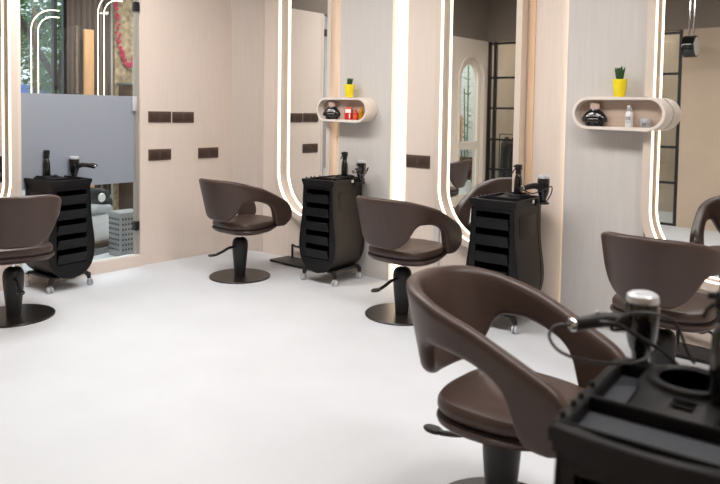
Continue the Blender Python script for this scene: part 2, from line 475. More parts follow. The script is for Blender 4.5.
station_mirror('tall lit mirror at the right, half covered by the shelf with the black jar', (3.997, 0, 0), 0)
t = station_mirror('lit mirror on the left wall at the very left edge, seen edge on', (0, -2.915, 0), PI/2, flip=True)

# ------------------------------------------------------------------ switch plates
def plate(label, loc, rz, w=.232, n=2, grp='bronze switch plates'):
    t = thing('switch_plate', label, 'switch plate', loc, rz, grp)
    bm = bmesh.new(); add_box(bm, (-w/2, -.009, -.05), (w/2, 0, .05), .003); obj('cover', bm, M['plate'], t)
    for k in range(n):
        c = -w/2+w*(k+.5)/n
        bm = bmesh.new(); add_box(bm, (c-w/n*.42, -.0115, -.034), (c+w/n*.42, -.009, .034), .001); r = obj('switch' if k % 2 == 0 else 'socket', bm, M['platedark'], t)
        if k % 2:
            bm = bmesh.new()
            for dx, dz in ((0, .014), (-.012, -.01), (.012, -.01)): add_lathe(bm, [(0, 0), (.0045, 0), (.0045, .001), (0, .001)], 10, (c+dx, -.0116, dz), Matrix.Rotation(PI/2, 4, 'X'))
            obj('socket_hole', bm, M['dark'], r)
L90 = PI/2
plate('bronze switch plate high on the left wall, the one next to the glass door', (.0, -.969, 1.322), L90)
plate('bronze switch plate high on the left wall, right one of the touching pair', (.0, -.722, 1.320), L90)
plate('bronze switch plate on the left wall below the touching pair', (.0, -.967, .982), L90)
plate('bronze switch plate alone on the left wall close to the room corner', (.0, -.437, .980), L90)
plate('bronze switch plate right of the vertical light strip behind the middle chair', (2.175, .0, 1.008), 0)

# ------------------------------------------------------------------ racetrack shelves
def race(x0, x1, z0, z1, n=14):
    r = (z1-z0)/2; c = (z0+z1)/2; p = []
    for k in range(n+1): a = PI/2-PI*k/n; p.append((x1-r+r*math.cos(a), c+r*math.sin(a)))
    for k in range(n+1): a = -PI/2-PI*k/n; p.append((x0+r+r*math.cos(a), c+r*math.sin(a)))
    return p
def shelf(label, x0):
    t = thing('wall_shelf', label, 'shelf', (x0, 0, 1.308))
    bm = bmesh.new(); prism(bm, race(0, .578, 0, .206), XZ, -.172, -.031, [race(.019, .559, .020, .187)])
    bmesh.ops.bevel(bm, geom=[e for e in bm.edges if e.calc_face_angle(0) > .9], offset=.003, segments=2, affect='EDGES')
    obj('shell', bm, M['shelf'], t)
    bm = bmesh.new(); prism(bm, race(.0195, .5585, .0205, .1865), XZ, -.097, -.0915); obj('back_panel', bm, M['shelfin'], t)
    return t
shelf('oval wall shelf with red bottles and a small succulent pot on top', 1.192)
shelf('oval wall shelf at the right with white spray bottle and grey jar', 3.520)

def lathe_obj(name, prof, m, parent=None, c=(0, 0, 0), n=28, mtx=None, label=None):
    bm = bmesh.new(); add_lathe(bm, prof, n, c, mtx); return obj(name, bm, m, parent, label=label)

def succulent(label, loc, h, sc, nl, seed):
    random.seed(seed)
    t = thing('potted_succulent', label, 'plant', loc)
    lathe_obj('pot', [(.0, 0), (.027*sc, 0), (.030*sc, .004), (.038*sc, .085*sc), (.041*sc, .100*sc), (.038*sc, .101*sc), (.036*sc, .088*sc), (.0, .088*sc)], M['yellow'], t)
    lathe_obj('soil', [(0, .0885*sc), (.0358*sc, .0885*sc), (.030*sc, .092*sc), (0, .094*sc)], M['soil'], t)
    bm = bmesh.new(); be = bmesh.new()
    for k in range(nl):
        a = 2*PI*k/nl+random.uniform(-.3, .3); ln = h*random.uniform(.7, 1); w = .0125*sc; tilt = random.uniform(.08, .42)
        rr = .012*sc*(1 if k % 2 else .4)
        d = V(math.cos(a), math.sin(a), 0); s = V(-math.sin(a), math.cos(a), 0)
        prev = None
        for i in range(7):
            u = i/6; wd = w*(math.sin(PI*min(1, u*.75+.25))*1.0+.02)
            c = V(0, 0, .088*sc)+d*(rr+ln*math.sin(tilt)*u*(.6+.4*u))+V(0, 0, ln*math.cos(tilt)*u)
            nrm = (d*math.cos(tilt)-V(0, 0, math.sin(tilt)))
            ring = [c-s*wd, c-nrm*.003*sc*(1-u*.7), c+s*wd, c+nrm*.003*sc*(1-u*.7)]
            r = [bm.verts.new(q) for q in ring]
            if prev:
                for j in range(4): bm.faces.new((prev[j], prev[(j+1) % 4], r[(j+1) % 4], r[j]))
            else: bm.faces.new(r[::-1])
            prev = r
        bm.faces.new(prev)
    obj('leaf', bm, M['leaf'], t)
    # pale margins
    be.free()
    return t
succulent('small green succulent in a yellow pot on the shelf of red bottles', (1.528, -.118, 1.5145), .075, 1.1, 14, 2)
succulent('dark spiky snake plant in a yellow pot on the right shelf', (3.803, -.118, 1.5145), .105, 1.1, 17, 4)

def dome_jar(label, loc, rz, marks):
    t = thing('cosmetic_jar', label, 'jar', loc, rz)
    t.scale = (1.2, .55, 1.2)
    lathe_obj('body', [(0, 0), (.030, 0), (.034, .014), (.046, .019), (.062, .024), (.0665, .030), (.066, .038), (.063, .048), (.057, .059), (.048, .070), (.038, .079), (.027, .086), (.024, .091), (0, .0912)], M['gloss'], t, n=36)
    for k in range(8):
        a = 2*PI*k/8
        bm = bmesh.new(); add_tube(bm, [(.036*math.cos(a), .036*math.sin(a), .001), (.046*math.cos(a), .046*math.sin(a), .024)], .005, 6); obj('base_fin', bm, M['gloss'], t)
    lathe_obj('cap', [(.021, .0915), (.026, .093), (.026, .118), (.022, .122), (0, .122)], M['beigecap'], t, label='pale beige cap')
    # curved white print on the dome, too small to read in the photo
    bm = bmesh.new()
    for row, (zz, hh, cnt, span) in enumerate(((.056, .008, 6, .95), (.040, .0035, 9, .7))):
        for k in range(cnt):
            a = (k/(cnt-1)-.5)*span
            z0 = zz-.010*abs(a)**2
            r = lerp([(.03, .0672), (.038, .0668), (.048, .0638), (.059, .0578), (.07, .0488), (.08, .038)], z0)
            m4 = Matrix.Translation((r*math.sin(a), -r*math.cos(a), z0)) @ Matrix.Rotation(a, 4, 'Z') @ Matrix.Rotation(-.5, 4, 'X')
            w = .003 if row == 0 else .0016
            add_box(bm, (-w, -.0012, -hh/2), (-w*.3, .001, hh/2), mtx=m4)
            add_box(bm, (-w, -.0012, hh/2-.002 if k % 2 else -.001), (w, .001, hh/2 if k % 2 else .001), mtx=m4)
    obj('printed_marks', bm, M['whitelab'], t, smooth=False)
    return t
dome_jar('black domed jar with pale cap inside the shelf of red bottles', (1.342, -.133, 1.3285), .5, 0)
dome_jar('black domed jar with white lettering inside the right shelf', (3.655, -.133, 1.3285), .1, 0)

# red box-shaped bottle, little red bottle, amber bottle
t = thing('red_bottle', 'square red bottle with white label inside the left shelf', 'bottle', (1.537, -.132, 1.3285), .5)
bm = bmesh.new(); add_box(bm, (-.032, -.022, 0), (.032, .022, .095), .007, seg=3); obj('body', bm, M['red'], t)
bm = bmesh.new(); add_box(bm, (-.025, -.0235, .058), (.025, -.0215, .09)); obj('label', bm, M['whitelab'], t, smooth=False)
bm = bmesh.new(); add_box(bm, (.008, -.0235, .012), (.018, -.0215, .050)); obj('stripe', bm, M['whitelab'], t, smooth=False)
bm = bmesh.new(); add_box(bm, (-.02, -.014, .0955), (.02, .014, .108), .004); obj('cap', bm, M['orange'], t)
t = thing('red_bottle', 'slim pointed red bottle right of the square red bottle', 'bottle', (1.617, -.132, 1.3285), .5)
lathe_obj('body', [(0, 0), (.021, 0), (.023, .004), (.023, .050), (.017, .062), (0, .063)], M['red'], t)
lathe_obj('nozzle', [(.011, .0635), (.010, .075), (.004, .092), (0, .093)], M['red'], t)
lathe_obj('label', [(.0234, .014), (.0234, .046)], M['orange'], t)
t = thing('amber_bottle', 'yellow amber bottle at the right end of the left shelf', 'bottle', (1.677, -.132, 1.3345), .2)
lathe_obj('body', [(0, 0), (.018, 0), (.020, .004), (.020, .066), (.012, .076), (0, .077)], M['amber'], t)
lathe_obj('cap', [(.012, .0775), (.012, .099), (.009, .102), (0, .102)], M['amber'], t)
t = thing('spray_bottle', 'white spray bottle standing in the middle of the right shelf', 'bottle', (3.873, -.132, 1.3285))
lathe_obj('body', [(0, 0), (.021, 0), (.0235, .004), (.0235, .078), (.019, .092), (.013, .098), (0, .099)], M['white'], t)
lathe_obj('collar', [(.013, .0995), (.0145, .101), (.0145, .116), (.009, .120), (0, .120)], M['greyjar'], t)
bm = bmesh.new(); add_box(bm, (-.009, -.018, .1205), (.009, .010, .133), .004); obj('spray_head', bm, M['white'], t)
bm = bmesh.new()
for k, (dz, w) in enumerate(((.060, .016), (.052, .012), (.044, .015), (.030, .010))): add_box(bm, (-w, -.0243, dz), (w, -.018, dz+.004))
obj('printed_lines', bm, M['greylab'], t, smooth=False)
t = thing('cream_jar', 'small grey cream jar at the right end of the right shelf', 'jar', (3.973, -.132, 1.3285))
lathe_obj('body', [(0, 0), (.028, 0), (.030, .003), (.030, .034), (0, .035)], M['greyjar'], t)
lathe_obj('lid', [(.031, .0355), (.0315, .038), (.0315, .052), (.029, .055), (0, .055)], M['silver'], t)
bm = bmesh.new(); add_box(bm, (-.012, -.0315, .007), (.012, -.025, .029)); obj('label', bm, M['greylab'], t, smooth=False)

# ------------------------------------------------------------------ styling chair (local: faces +y, floor at z=0)
def make_chair():
    t = thing('styling_chair', 'x', 'chair')
    lathe_obj('base_disc', [(0, .0005), (.254, .0005), (.2545, .008), (.250, .012), (0, .013)], M['disc'], t, n=64)
    lathe_obj('column', [(.044, .0135), (.046, .016), (.045, .03), (.052, .10), (.060, .18), (.065, .24), (.066, .275), (.062, .303), (.050, .322), (.032, .333), (.0, .337)], M['black'], t, n=32)
    lathe_obj('piston', [(.014, .333), (.014, .374)], M['chrome'], t, n=16)
    bm = bmesh.new()
    pth = smooth_path([(0, -.05, .262), (0, -.12, .258), (0, -.19, .236), (0, -.25, .222)], 5)
    add_tube(bm, pth, .011, 8)
    add_lathe(bm, [(0, -.009), (.028, -.007), (.032, 0), (.028, .007), (0, .009)], 20, (0, -.285, .224), Matrix.Diagonal((.8, 1.35, 1, 1)))
    obj('pump_lever', bm, M['black'], t)
    bm = bmesh.new(); add_box(bm, (-.09, -.09, .369), (.09, .09, .380), .004); obj('mounting_plate', bm, M['black'], t)
    # upholstered bowl under the cushion, joined to the arm band
    def outline(a, hx, yb, yf, e):
        c, s = math.cos(a), math.sin(a)
        x = hx*math.copysign(abs(c)**(2/e), c); yy = math.copysign(abs(s)**(2/e), s)
        return x, (yy*yf if yy > 0 else yy*yb)
    def slab(layers, n=56, e=2.9):
        bm = bmesh.new(); rings = []
        for (hx, yb, yf, z, dome) in layers:
            rings.append([bm.verts.new((*outline(2*PI*k/n, hx, yb, yf, e), z+dome*max(0, math.sin(2*PI*k/n)))) for k in range(n)])
        for a, b in zip(rings, rings[1:]):
            for k in range(n): bm.faces.new((a[k], a[(k+1) % n], b[(k+1) % n], b[k]))
        for r, z in ((rings[0], layers[0][3]), (rings[-1], layers[-1][3])):
            c = bm.verts.new((0, 0, z))
            for k in range(n): bm.faces.new((r[k], r[(k+1) % n], c))
        return bm
    obj('seat_shell', slab([(.10, .10, .12, .3745, 0), (.17, .13, .20, .376, .004), (.225, .155, .275, .384, .024), (.248, .172, .325, .402, .040), (.250, .177, .330, .414, .030), (.246, .176, .322, .419, .02)]), M['leather'], t)
    obj('seat_piping', slab([(.232, .170, .300, .4195, .02), (.237, .175, .306, .421, .02), (.237, .175, .306, .4245, .02), (.228, .170, .300, .426, .02)]), M['stitch'], t)
    obj('seat', slab([(.225, .168, .298, .4265, .02), (.232, .175, .304, .431, .02), (.237, .182, .307, .444, .018), (.236, .181, .306, .462, .012),
                      (.227, .172, .297, .476, .004), (.205, .15, .270, .483, 0), (.14, .11, .18, .478, 0), (.07, .05, .09, .474, 0)]), M['leather'], t)
    # arm band: back panel with rounded tongue, sweeping into both arms and down to the seat front
    SE = .835
    top = [(0, .842), (.15, .838), (.28, .820), (.40, .789), (.52, .747), (.62, .704), (.70, .668), (.75, .644), (.785, .618), (.812, .580), (.828, .535), (.835, .50)]
    bot = [(0, .497), (.09, .500), (.135, .507), (.185, .528), (.232, .562), (.268, .602), (.300, .640), (.345, .661), (.42, .660), (.48, .648), (.555, .620), (.60, .585), (.622, .550), (.636, .510), (.655, .455), (.68, .425), (.74, .422), (.80, .448), (.835, .485)]
    def plan(s, z):
        k = min(1, max(0, (z-.46)/.38))
        a = .238+.044*k; b = .238+.097*k
        T = .47
        if s <= T:
            th = (s/T)*PI/2
            return V(a*math.sin(th)**.86 if th > 0 else 0, -b*math.cos(th)**.9, 0)
        u = (s-T)
        return V(a-.012*(u/.3)**2*(.3+k), u*1.0, 0)
    def column(s, sg):
        zt, zb = spl(top, s), spl(bot, s)
        e = min(1, (SE-s)/.025); thk = .052*(math.sqrt(max(0.0, 1-(1-e)**2))*.85+.15)
        zs = []; N = 9
        rz = min(.024, (zt-zb)*.3)
        prof = []
        for i in range(N): prof.append((1, zb+rz+(zt-zb-2*rz)*i/(N-1)))
        for i in range(1, 6): a = PI*i/6; prof.append((math.cos(a), zt-rz+rz*math.sin(a)))
        for i in range(N): prof.append((-1, zt-rz-(zt-zb-2*rz)*i/(N-1)))
        for i in range(1, 6): a = PI*i/6; prof.append((-math.cos(a), zb+rz-rz*math.sin(a)))
        out = []
        for side, z in prof:
            p = plan(s, z); q = plan(min(s+.01, .85), z); q0 = plan(max(s-.01, 0), z)
            tt = (q-q0)
            if s == 0: tt = V(1, 0, 0)
            tt.normalize(); nn = V(tt.y, -tt.x, 0)
            # arms get a wider flat rim than the back
            w = thk*(1 if s < .3 else 1+.10*min(1, (s-.3)/.3))
            P = p+nn*(side*w/2)-nn*w*.5*.4
            out.append((P.x*sg, P.y, z))
        return out
    bm = bmesh.new(); NS = 84
    ss = [SE*k/NS for k in range(NS+1)]
    rings = [column(s, -1) for s in ss[::-1]]+[column(s, 1) for s in ss[1:]]
    vr = [[bm.verts.new(p) for p in r] for r in rings]
    n = len(vr[0])
    for a, b in zip(vr, vr[1:]):
        for k in range(n):
            bm.faces.new((a[k], a[(k+1) % n], b[(k+1) % n], b[k]))
    bm.faces.new(vr[0]); bm.faces.new(vr[-1][::-1])
    obj('back_and_arm_band', bm, M['leather'], t, ang=60)
    # piping along the top rim, inner side
    return t
chair0 = make_chair()
chairs = [
 ('brown leather swivel styling chair standing nearest the room corner, in front of the first mirror', (.927, -.789), .02),
 ('brown leather styling chair in the middle, beside the vertical light strip', (2.563, -.691), .0),
 ('brown leather styling chair cut by the left edge, back turned to the camera', (.72, -2.529), 1.33),
 ('brown leather styling chair at the right edge with its back to the camera', (4.33, -.85), -.04),
 ('largest and nearest brown leather styling chair, seen from above over its arm', (4.26, -2.34), -PI/2),
]
for i, (lb, (x, y), rz) in enumerate(chairs):
    o = chair0 if i == 0 else copy_tree(chair0)
    o.location = (x, y, 0); o.rotation_euler = (0, 0, rz); o['label'] = lb; o['group'] = 'brown styling chairs'
    if i == 4:      # pumped a little lower than the others
        for ch in o.children:
            if ch.name.split('.')[0] in ('seat', 'seat_shell', 'seat_piping', 'back_and_arm_band', 'mounting_plate'): ch.location.z -= .020

# ------------------------------------------------------------------ salon trolley (local: drawers face -y)
def hw(z): return spl([(.09, .0), (.105, .075), (.13, .118), (.18, .158), (.25, .181), (.32, .187), (.40, .181), (.50, .166), (.60, .156), (.70, .152), (.82, .152)], z)
def trolley(label, loc, rz, mir=1, hold=(.205, .10)):
    t = thing('salon_trolley', label, 'trolley', (*loc, 0), rz, 'black salon trolleys')
    zs = [.0905+.0005*k for k in range(0, 0)]+[.0912, .094, .099, .105, .115, .13, .155, .18, .215, .25, .29, .33, .38, .43, .5, .57, .64, .71, .795]
    half = [(hw(z), z) for z in zs]
    lp = [(x, z) for x, z in half]+[(-x, z) for x, z in half[::-1]]
    hole = [(-.122, .20), (.122, .20), (.122, .765), (-.122, .765)]
    bm = bmesh.new(); prism(bm, lp, XZ, -.205, -.17, [hole]); obj('front_panel', bm, M['plast'], t)
    bm = bmesh.new(); s = .985
    lp2 = [(x*s, max(z, .10)) for x, z in lp if z > .1]
    hole2 = [(-.119, .203), (.119, .203), (.119, .762), (-.119, .762)]
    prism(bm, lp2, XZ, -.1695, .15, [hole2]); obj('cabinet_body', bm, M['plast2'], t)
    bm = bmesh.new(); prism(bm, lp, XZ, .1505, .19); obj('back_panel', bm, M['plast'], t)
    bm = bmesh.new(); add_tube(bm, [(x, -.206, z) for x, z in lp], .006, 6, closed=True); obj('front_rim', bm, M['plast'], t)
    for sx in (-1, 1):
        boxes('side_inset', [((sx*.149, -.13, .46), (sx*.1545, .11, .74))], M['plast2'], t, .002)
    for k in range(5):
        z0 = .212+k*.112
        d = boxes('drawer', [((-.116, -.2, z0), (.116, .13, z0+.005)), ((-.118, -.2, z0+.005), (-.113, .13, z0+.062)), ((.113, -.2, z0+.005), (.118, .13, z0+.062)), ((-.116, .125, z0+.005), (.116, .13, z0+.062))], M['plast'], t)
        bm = bmesh.new()
        prism(bm, [(-.2, z0-.004), (-.206, z0-.004), (-.226, z0+.060), (-.232, z0+.068), (-.212, z0+.068), (-.2, z0+.05)], lambda u, v, w: (w, u, v), -.117, .117)
        obj('drawer_front', bm, M['plast'], d)
    # top tray
    def bow(d=0, n=12):   # outline with bowed front
        X, Y0, Y1 = .168-d, -.212+d, .205-d
        p = [(-X, Y1), (-X, Y0)]+[(-X+2*X*k/n, Y0-.022*math.sin(PI*k/n)) for k in range(1, n)]+[(X, Y0), (X, Y1)]
        p += [(X-2*X*k/n, Y1+.040*math.sin(PI*k/n)**1.5) for k in range(1, n)]
        return p
    bm = bmesh.new(); prism(bm, bow(.006), XY, .7955, .815); 
    obj('top_base', bm, M['plast'], t)
    bm = bmesh.new()
    H1 = [(-.145, -.178), (.145, -.178), (.145, -.045), (-.145, -.045)]
    H0 = [(-.145+.29*k/12, -.187-.001-.020*math.sin(PI*k/12)) for k in range(13)][::-1]+[(-.14, -.1875), (.14, -.1875)]
    H2 = [(-.145, -.030), (-.075, -.030), (-.080, .06), (-.095, .11), (-.095, .185), (-.145, .185)]
    H3 = [(-x, y) for x, y in H2][::-1]
    cx, cy = 0, .150
    ring = [(cx+.062*math.cos(2*PI*k/28), cy+.062*math.sin(2*PI*k/28)) for k in range(28)]
    S1 = [(x*mir, y) for x, y in [(-.008, .0), (.030, .0), (.030, .018), (-.008, .018)]]
    S2 = [(x*mir, y) for x, y in [(-.008, .028), (.030, .028), (.030, .046), (-.008, .046)]]
    prism(bm, bow(), XY, .8155, .845, [H1, H0, H2, H3, ring, S1, S2])
    bmesh.ops.bevel(bm, geom=[e for e in bm.edges if e.is_manifold and e.calc_face_angle(0) > .8 and e.verts[0].co.z > .84 and e.verts[1].co.z > .84], offset=.003, segments=2, affect='EDGES')
    obj('top_tray', bm, M['plast'], t)
    bm = bmesh.new(); add_box(bm, (-.143, -.176, .8155), (.143, -.047, .819)); a = H2
    obj('textured_mat', bm, M['matt'], t, smooth=False)
    bm = bmesh.new(); add_box(bm, (-.143, -.028, .8155), (-.097, .183, .819)); obj('textured_mat', bm, M['matt'], t, smooth=False)
    bm = bmesh.new(); add_box(bm, (.097, -.028, .8155), (.143, .183, .819)); obj('textured_mat', bm, M['matt'], t, smooth=False)
    prof = [(.064, .8455), (.064, .853), (.070, .858), (.080, .856), (.084, .848), (.084, .8455)]
    lathe_obj('bowl_ring', prof+prof[:1], M['plast'], t, (cx, cy, 0), n=40)
    lathe_obj('bowl', [(.0625, .852), (.060, .83), (.052, .820), (0, .8165), (0, .8175), (.050, .8215), (.058, .832), (.0605, .852)], M['dark'], t, (cx, cy, 0), n=40)
    for k in range(4):
        lathe_obj('peg', [(.006, .8455), (.006, .853), (.004, .856), (0, .856)], M['dark'], t, (-.158*1, -.165+k*.06 if k < 2 else -.06+(k-2)*.07, 0), n=10)
    # dryer holder at the back corner
    hx, hy = hold
    bm = bmesh.new()
    if hx > .17: add_box(bm, (.1685, hy-.035, .795), (hx-.030, hy+.035, .843), .002)
    else: add_box(bm, (hx-.03, .1905, .785), (hx+.03, hy-.030, .845), .002)
    add_tube(bm, [(hx+.034*math.cos(2*PI*k/24), hy+.034*math.sin(2*PI*k/24), .815) for k in range(24)], .0065, 8, closed=True)
    obj('dryer_holder', bm, M['dark'], t)
    bm = bmesh.new(); x0, x1 = sorted((.165*mir, .1683*mir)); add_box(bm, (x0, .02, .815), (x1, .05, .838)); obj('sticker', bm, M['whitelab'], t, smooth=False)
    # legs and casters
    for sx in (-1, 1):
        bm = bmesh.new(); add_box(bm, (sx*.085, -.19, .095), (sx*.15, .175, .115), .006); obj('foot_bar', bm, M['dark'], t)
        for yy in (-.175, .16):
            bm = bmesh.new(); add_tube(bm, [(sx*.13, yy, .105), (sx*.155, yy, .088), (sx*.162, yy, .056)], [.016, .020, .015], 8)
            c = obj('caster', bm, M['dark'], t)
            bm = bmesh.new()
            for dx in (-.011, .011):
                add_lathe(bm, [(0, -.006), (.020, -.006), (.0245, -.003), (.0245, .003), (.020, .006), (0, .006)], 22, (sx*.165+dx, yy-.008, .0255), Matrix.Rotation(PI/2, 4, 'Y'))
            obj('wheel', bm, M['silver'], c, label='pale translucent grey twin wheel')
    return t

R5 = math.radians(5)
def place(t, lx, ly, lz):      # trolley-local -> world
    return t.matrix_basis @ V(lx, ly, lz)

def dryer(label, p, rz, sc=1.0):
    t = thing('hair_dryer', label, 'hair dryer', p, rz, 'black hair dryers')
    t.scale = (sc,)*3
    # body stands nozzle-down, handle leaves along local -x
    lathe_obj('body', [(0, -.060), (.017, -.060), (.020, -.055), (.022, -.03), (.030, -.012), (.036, .01), (.039, .05), (.040, .085), (.038, .098), (.0, .099)], M['gloss'], t, n=30)
    lathe_obj('end_cap', [(.0385, .0992), (.0395, .102), (.037, .116), (.030, .121), (.026, .119), (0, .117)], M['silver'], t, n=30, label='silver end cap')
    bm = bmesh.new(); add_tube(bm, smooth_path([(-.034, 0, .045), (-.075, 0, .052), (-.12, 0, .047), (-.165, 0, .038)], 4), [.021, .021, .021, .020, .019, .019, .018, .018, .018, .017, .017, .017, .015], 12)
    h = obj('handle', bm, M['dark'], t)
    lathe_obj('handle_band', [(.0165, 0), (.0175, .002), (.0175, .012), (.0165, .014)], M['chrome'], h, (-.166, 0, .038), n=16, mtx=Matrix.Rotation(-PI/2, 4, 'Y'))
    for dx in (-.085, -.11): 
        bm = bmesh.new(); add_box(bm, (dx-.007, -.004, .066), (dx+.007, .004, .074), .002); obj('switch', bm, M['silver'], h)
    return t
def cord(k, pts, r=.004):
    bm = bmesh.new(); add_tube(bm, smooth_path(pts, 8), r, 8); obj('power_cord', bm, M['black'], dr[k])
def mister(label, p, rz=0):
    t = thing('spray_bottle', label, 'bottle', p, rz, 'black spray bottles')
    lathe_obj('body', [(0, 0), (.026, 0), (.028, .004), (.027, .06), (.025, .10), (.020, .118), (.016, .125), (0, .126)], M['gloss'], t)
    lathe_obj('collar', [(.017, .1262), (.019, .128), (.019, .145), (.0, .146)], M['dark'], t)
    bm = bmesh.new(); add_box(bm, (-.020, -.016, .1462), (.022, .016, .176), .006); add_box(bm, (-.034, -.007, .160), (-.018, .007, .170), .002)
    hd = obj('spray_head', bm, M['dark'], t)
    bm = bmesh.new(); add_tube(bm, [(-.022, 0, .152), (-.034, 0, .142), (-.040, 0, .128)], .004, 6); obj('trigger', bm, M['dark'], hd)
    return t

tr = {}; dr = {}
tr[1] = trolley('black salon trolley at the left in front of the glass door', (.14, -1.965), L90+R5)
tr[2] = trolley('black salon trolley under the shelf of red bottles, drawers showing', (1.532, -.297), R5)
tr[3] = trolley('black salon trolley right of the middle mirror, partly behind the nearest chair', (3.165, -.34), math.radians(2))
tr[4] = trolley('large black trolley top with trays in the bottom right foreground', (5.005, -3.04), R5, hold=(-.125, .262))
bpy.context.view_layer.update()

for k, lb in {1: 'black spray bottle upright on the left trolley', 2: 'black spray bottle on the trolley under the shelf of red bottles',
              3: 'black spray bottle on the trolley right of the middle mirror', 4: 'black spray bottle at the right edge on the foreground trolley'}.items():
    lx, ly = {1: (.0, .15), 2: (-.005, .15), 3: (0, .15), 4: (.072, .085)}[k]
    lz = .8462 if k == 4 else .8178
    p = place(tr[k], lx, ly, lz)
    o = mister(lb, p, R5 if k != 1 else 2.2)
    o.scale = (1.05, 1.05, 1.35 if k != 4 else 1.25)
for k, (lx, ly, rz, lb) in {1: (.205, .10, math.radians(222), 'black hair dryer hanging on the left trolley'),
                        2: (.205, .10, math.radians(112), 'black hair dryer on the corner of the trolley under the red bottles'),
                        3: (.205, .10, math.radians(66), 'black hair dryer hanging on the trolley right of the middle mirror'),
                        4: (-.125, .262, math.radians(41), 'large black hair dryer with silver cap on the foreground trolley')}.items():
    p = place(tr[k], lx, ly, .879)
    dr[k] = dryer(lb, p, rz, 1 if k < 4 else .93)
cord(4, [(-.170, 0, .037), (-.215, 0, .034), (-.235, -.02, .012), (-.215, -.06, -.012), (-.15, -.09, -.022), (-.06, -.10, -.020), (-.01, -.075, .0), (-.045, -.055, .04),
      (-.095, -.05, .045), (-.05, -.05, .082), (.01, -.05, .083), (.060, -.05, .060), (.085, -.06, .0), (.10, -.07, -.030)])
cord(4, [(-.12, -.04, .058), (-.08, -.052, .055), (-.03, -.065, .03), (.02, -.08, .0), (.050, -.09, -.028)], .005)
cord(1, [(-.168, 0, .037), (-.19, .01, .05), (-.17, .03, .065), (-.12, .035, .06), (-.06, .05, .03), (-.02, .06, -.02)])
cord(2, [(-.168, 0, .037), (-.18, -.03, .03), (-.13, -.05, .01), (-.05, -.06, .02), (.02, -.055, .06), (.05, -.02, .02), (.05, .02, -.06)])
cord(3, [(-.168, 0, .037), (-.18, -.03, .03), (-.13, -.05, .01), (-.05, -.06, .03), (.02, -.055, .05), (.05, -.02, .0), (.045, .02, -.06)])
# hair clips lying in the front trays
def clip(label, k, lx, ly, a, z=.8195):
    t = thing('hair_clip', label, 'hair clip', place(tr[k], lx, ly, z), a, 'black hair clips')
    bm = bmesh.new(); add_tube(bm, [(-.045, 0, .005), (0, 0, .014), (.045, 0, .006)], [.005, .007, .003], 6); obj('upper_jaw', bm, M['dark'], t)
    bm = bmesh.new(); add_tube(bm, [(-.045, 0, .005), (0, 0, .005), (.045, 0, .004)], [.005, .004, .003], 6); obj('lower_jaw', bm, M['dark'], t)
clip('black hair clip lying in the tray of the trolley under the red bottles, front one', 2, -.06, -.12, .4)
clip('black hair clip in the tray of the trolley under the red bottles, rear one', 2, .05, -.09, -.3)
clip('black hair clip lying in the tray of the left trolley', 1, .04, -.11, .9)

# ------------------------------------------------------------------ foot rests
def footrest(label, x0, x1, y0=-.245):
    t = thing('foot_rest', label, 'foot rest', (x0, 0, 0), 0, 'black foot rests')
    W = x1-x0
    boxes('plate', [((0, y0, .004), (W, -.012, .024))], M['black'], t, .004)
    bm = bmesh.new()
    for px in (.10, W-.10): add_tube(bm, [(px, -.05, .024), (px, -.05, .150)], .011, 8)
    n = 24
    add_tube(bm, [(.10+(W-.2)*k/n, -.05-.012*math.sin(PI*k/n), .150-.017*math.sin(PI*k/n)+.010*math.cos(2*PI*4*k/n)*math.sin(PI*k/n)-.004) for k in range(n+1)], .009, 8)
    obj('rail', bm, M['black'], t)
footrest('black metal foot rest under the mirror nearest the corner', .68, 1.22)
footrest('black metal foot rest under the middle mirror', 2.46, 2.90)
footrest('black metal foot rest under the right mirror, behind the right chair', 4.08, 4.62)

# ------------------------------------------------------------------ arched door in the left wall (seen in the mirrors)
def archloop(y0, y1, z0, z1, n=18):
    r = (y1-y0)/2; c = (y0+y1)/2
    return [(y0, z0), (y1, z0)]+[(c+r*math.cos(PI*k/n), z1-r+r*math.sin(PI*k/n)) for k in range(n+1)]
bm = bmesh.new()
prism(bm, [(-4.75, 0), (-3.881, 0), (-3.881, ZP), (-4.75, ZP)], YZ, -.15, 0, [archloop(-4.62, -3.99, .012, 2.21)])
struct('wall_left', bm, M['doorw'], smooth=False).name = 'wall_left_door_bay'
bm = bmesh.new(); prism(bm, archloop(-4.66, -3.95, .0, 2.25), YZ, .0005, .02, [archloop(-4.63, -3.98, .001, 2.22)])
struct('trim_2', bm, M['doorw'])
bm = bmesh.new(); prism(bm, archloop(-4.615, -3.995, .014, 2.205), YZ, -.07, -.03, [archloop(-4.54, -4.07, .98, 2.12), [(-4.54, .2), (-4.07, .2), (-4.07, .86), (-4.54, .86)]])
d2 = struct('door_2', bm, M['doorw'], smooth=False)
bm = bmesh.new(); prism(bm, archloop(-4.545, -4.065, .975, 2.125), YZ, -.052, -.046); add_box(bm, (-.052, -4.545, .195), (-.046, -4.065, .865))
obj('glass_pane', bm, M['glass'], d2, smooth=False)
bm = bmesh.new(); add_tube(bm, [(-.03, -4.03, 1.36), (.02, -4.03, 1.36), (.02, -4.03, 1.0), (-.03, -4.03, 1.0)], .013, 8); obj('door_handle', bm, M['tan'], d2)
boxes('wall_lobby', [((-2.3, -6.1, 0), (-2.2, -3.1, 3.1)), ((-2.2, -3.1, 0), (-.15, -3.001, 3.1)), ((-2.2, -6.2, 0), (-.15, -6.1, 3.1))], M['clinic'], fn=struct, smooth=False)
boxes('ceiling_lobby', [((-2.3, -6.2, 3.1), (-.15, -3.001, 3.2))], M['clinic'], fn=struct, smooth=False)
t = thing('bamboo_plant', 'leafy bamboo plant behind the arched glass door seen in the middle mirror', 'plant', (-.5, -5.05, 0))
lathe_obj('pot', [(0, 0), (.13, 0), (.16, .30), (.14, .30), (.13, .26), (0, .26)], M['white'], t)
bm = bmesh.new(); bl = bmesh.new(); random.seed(11)
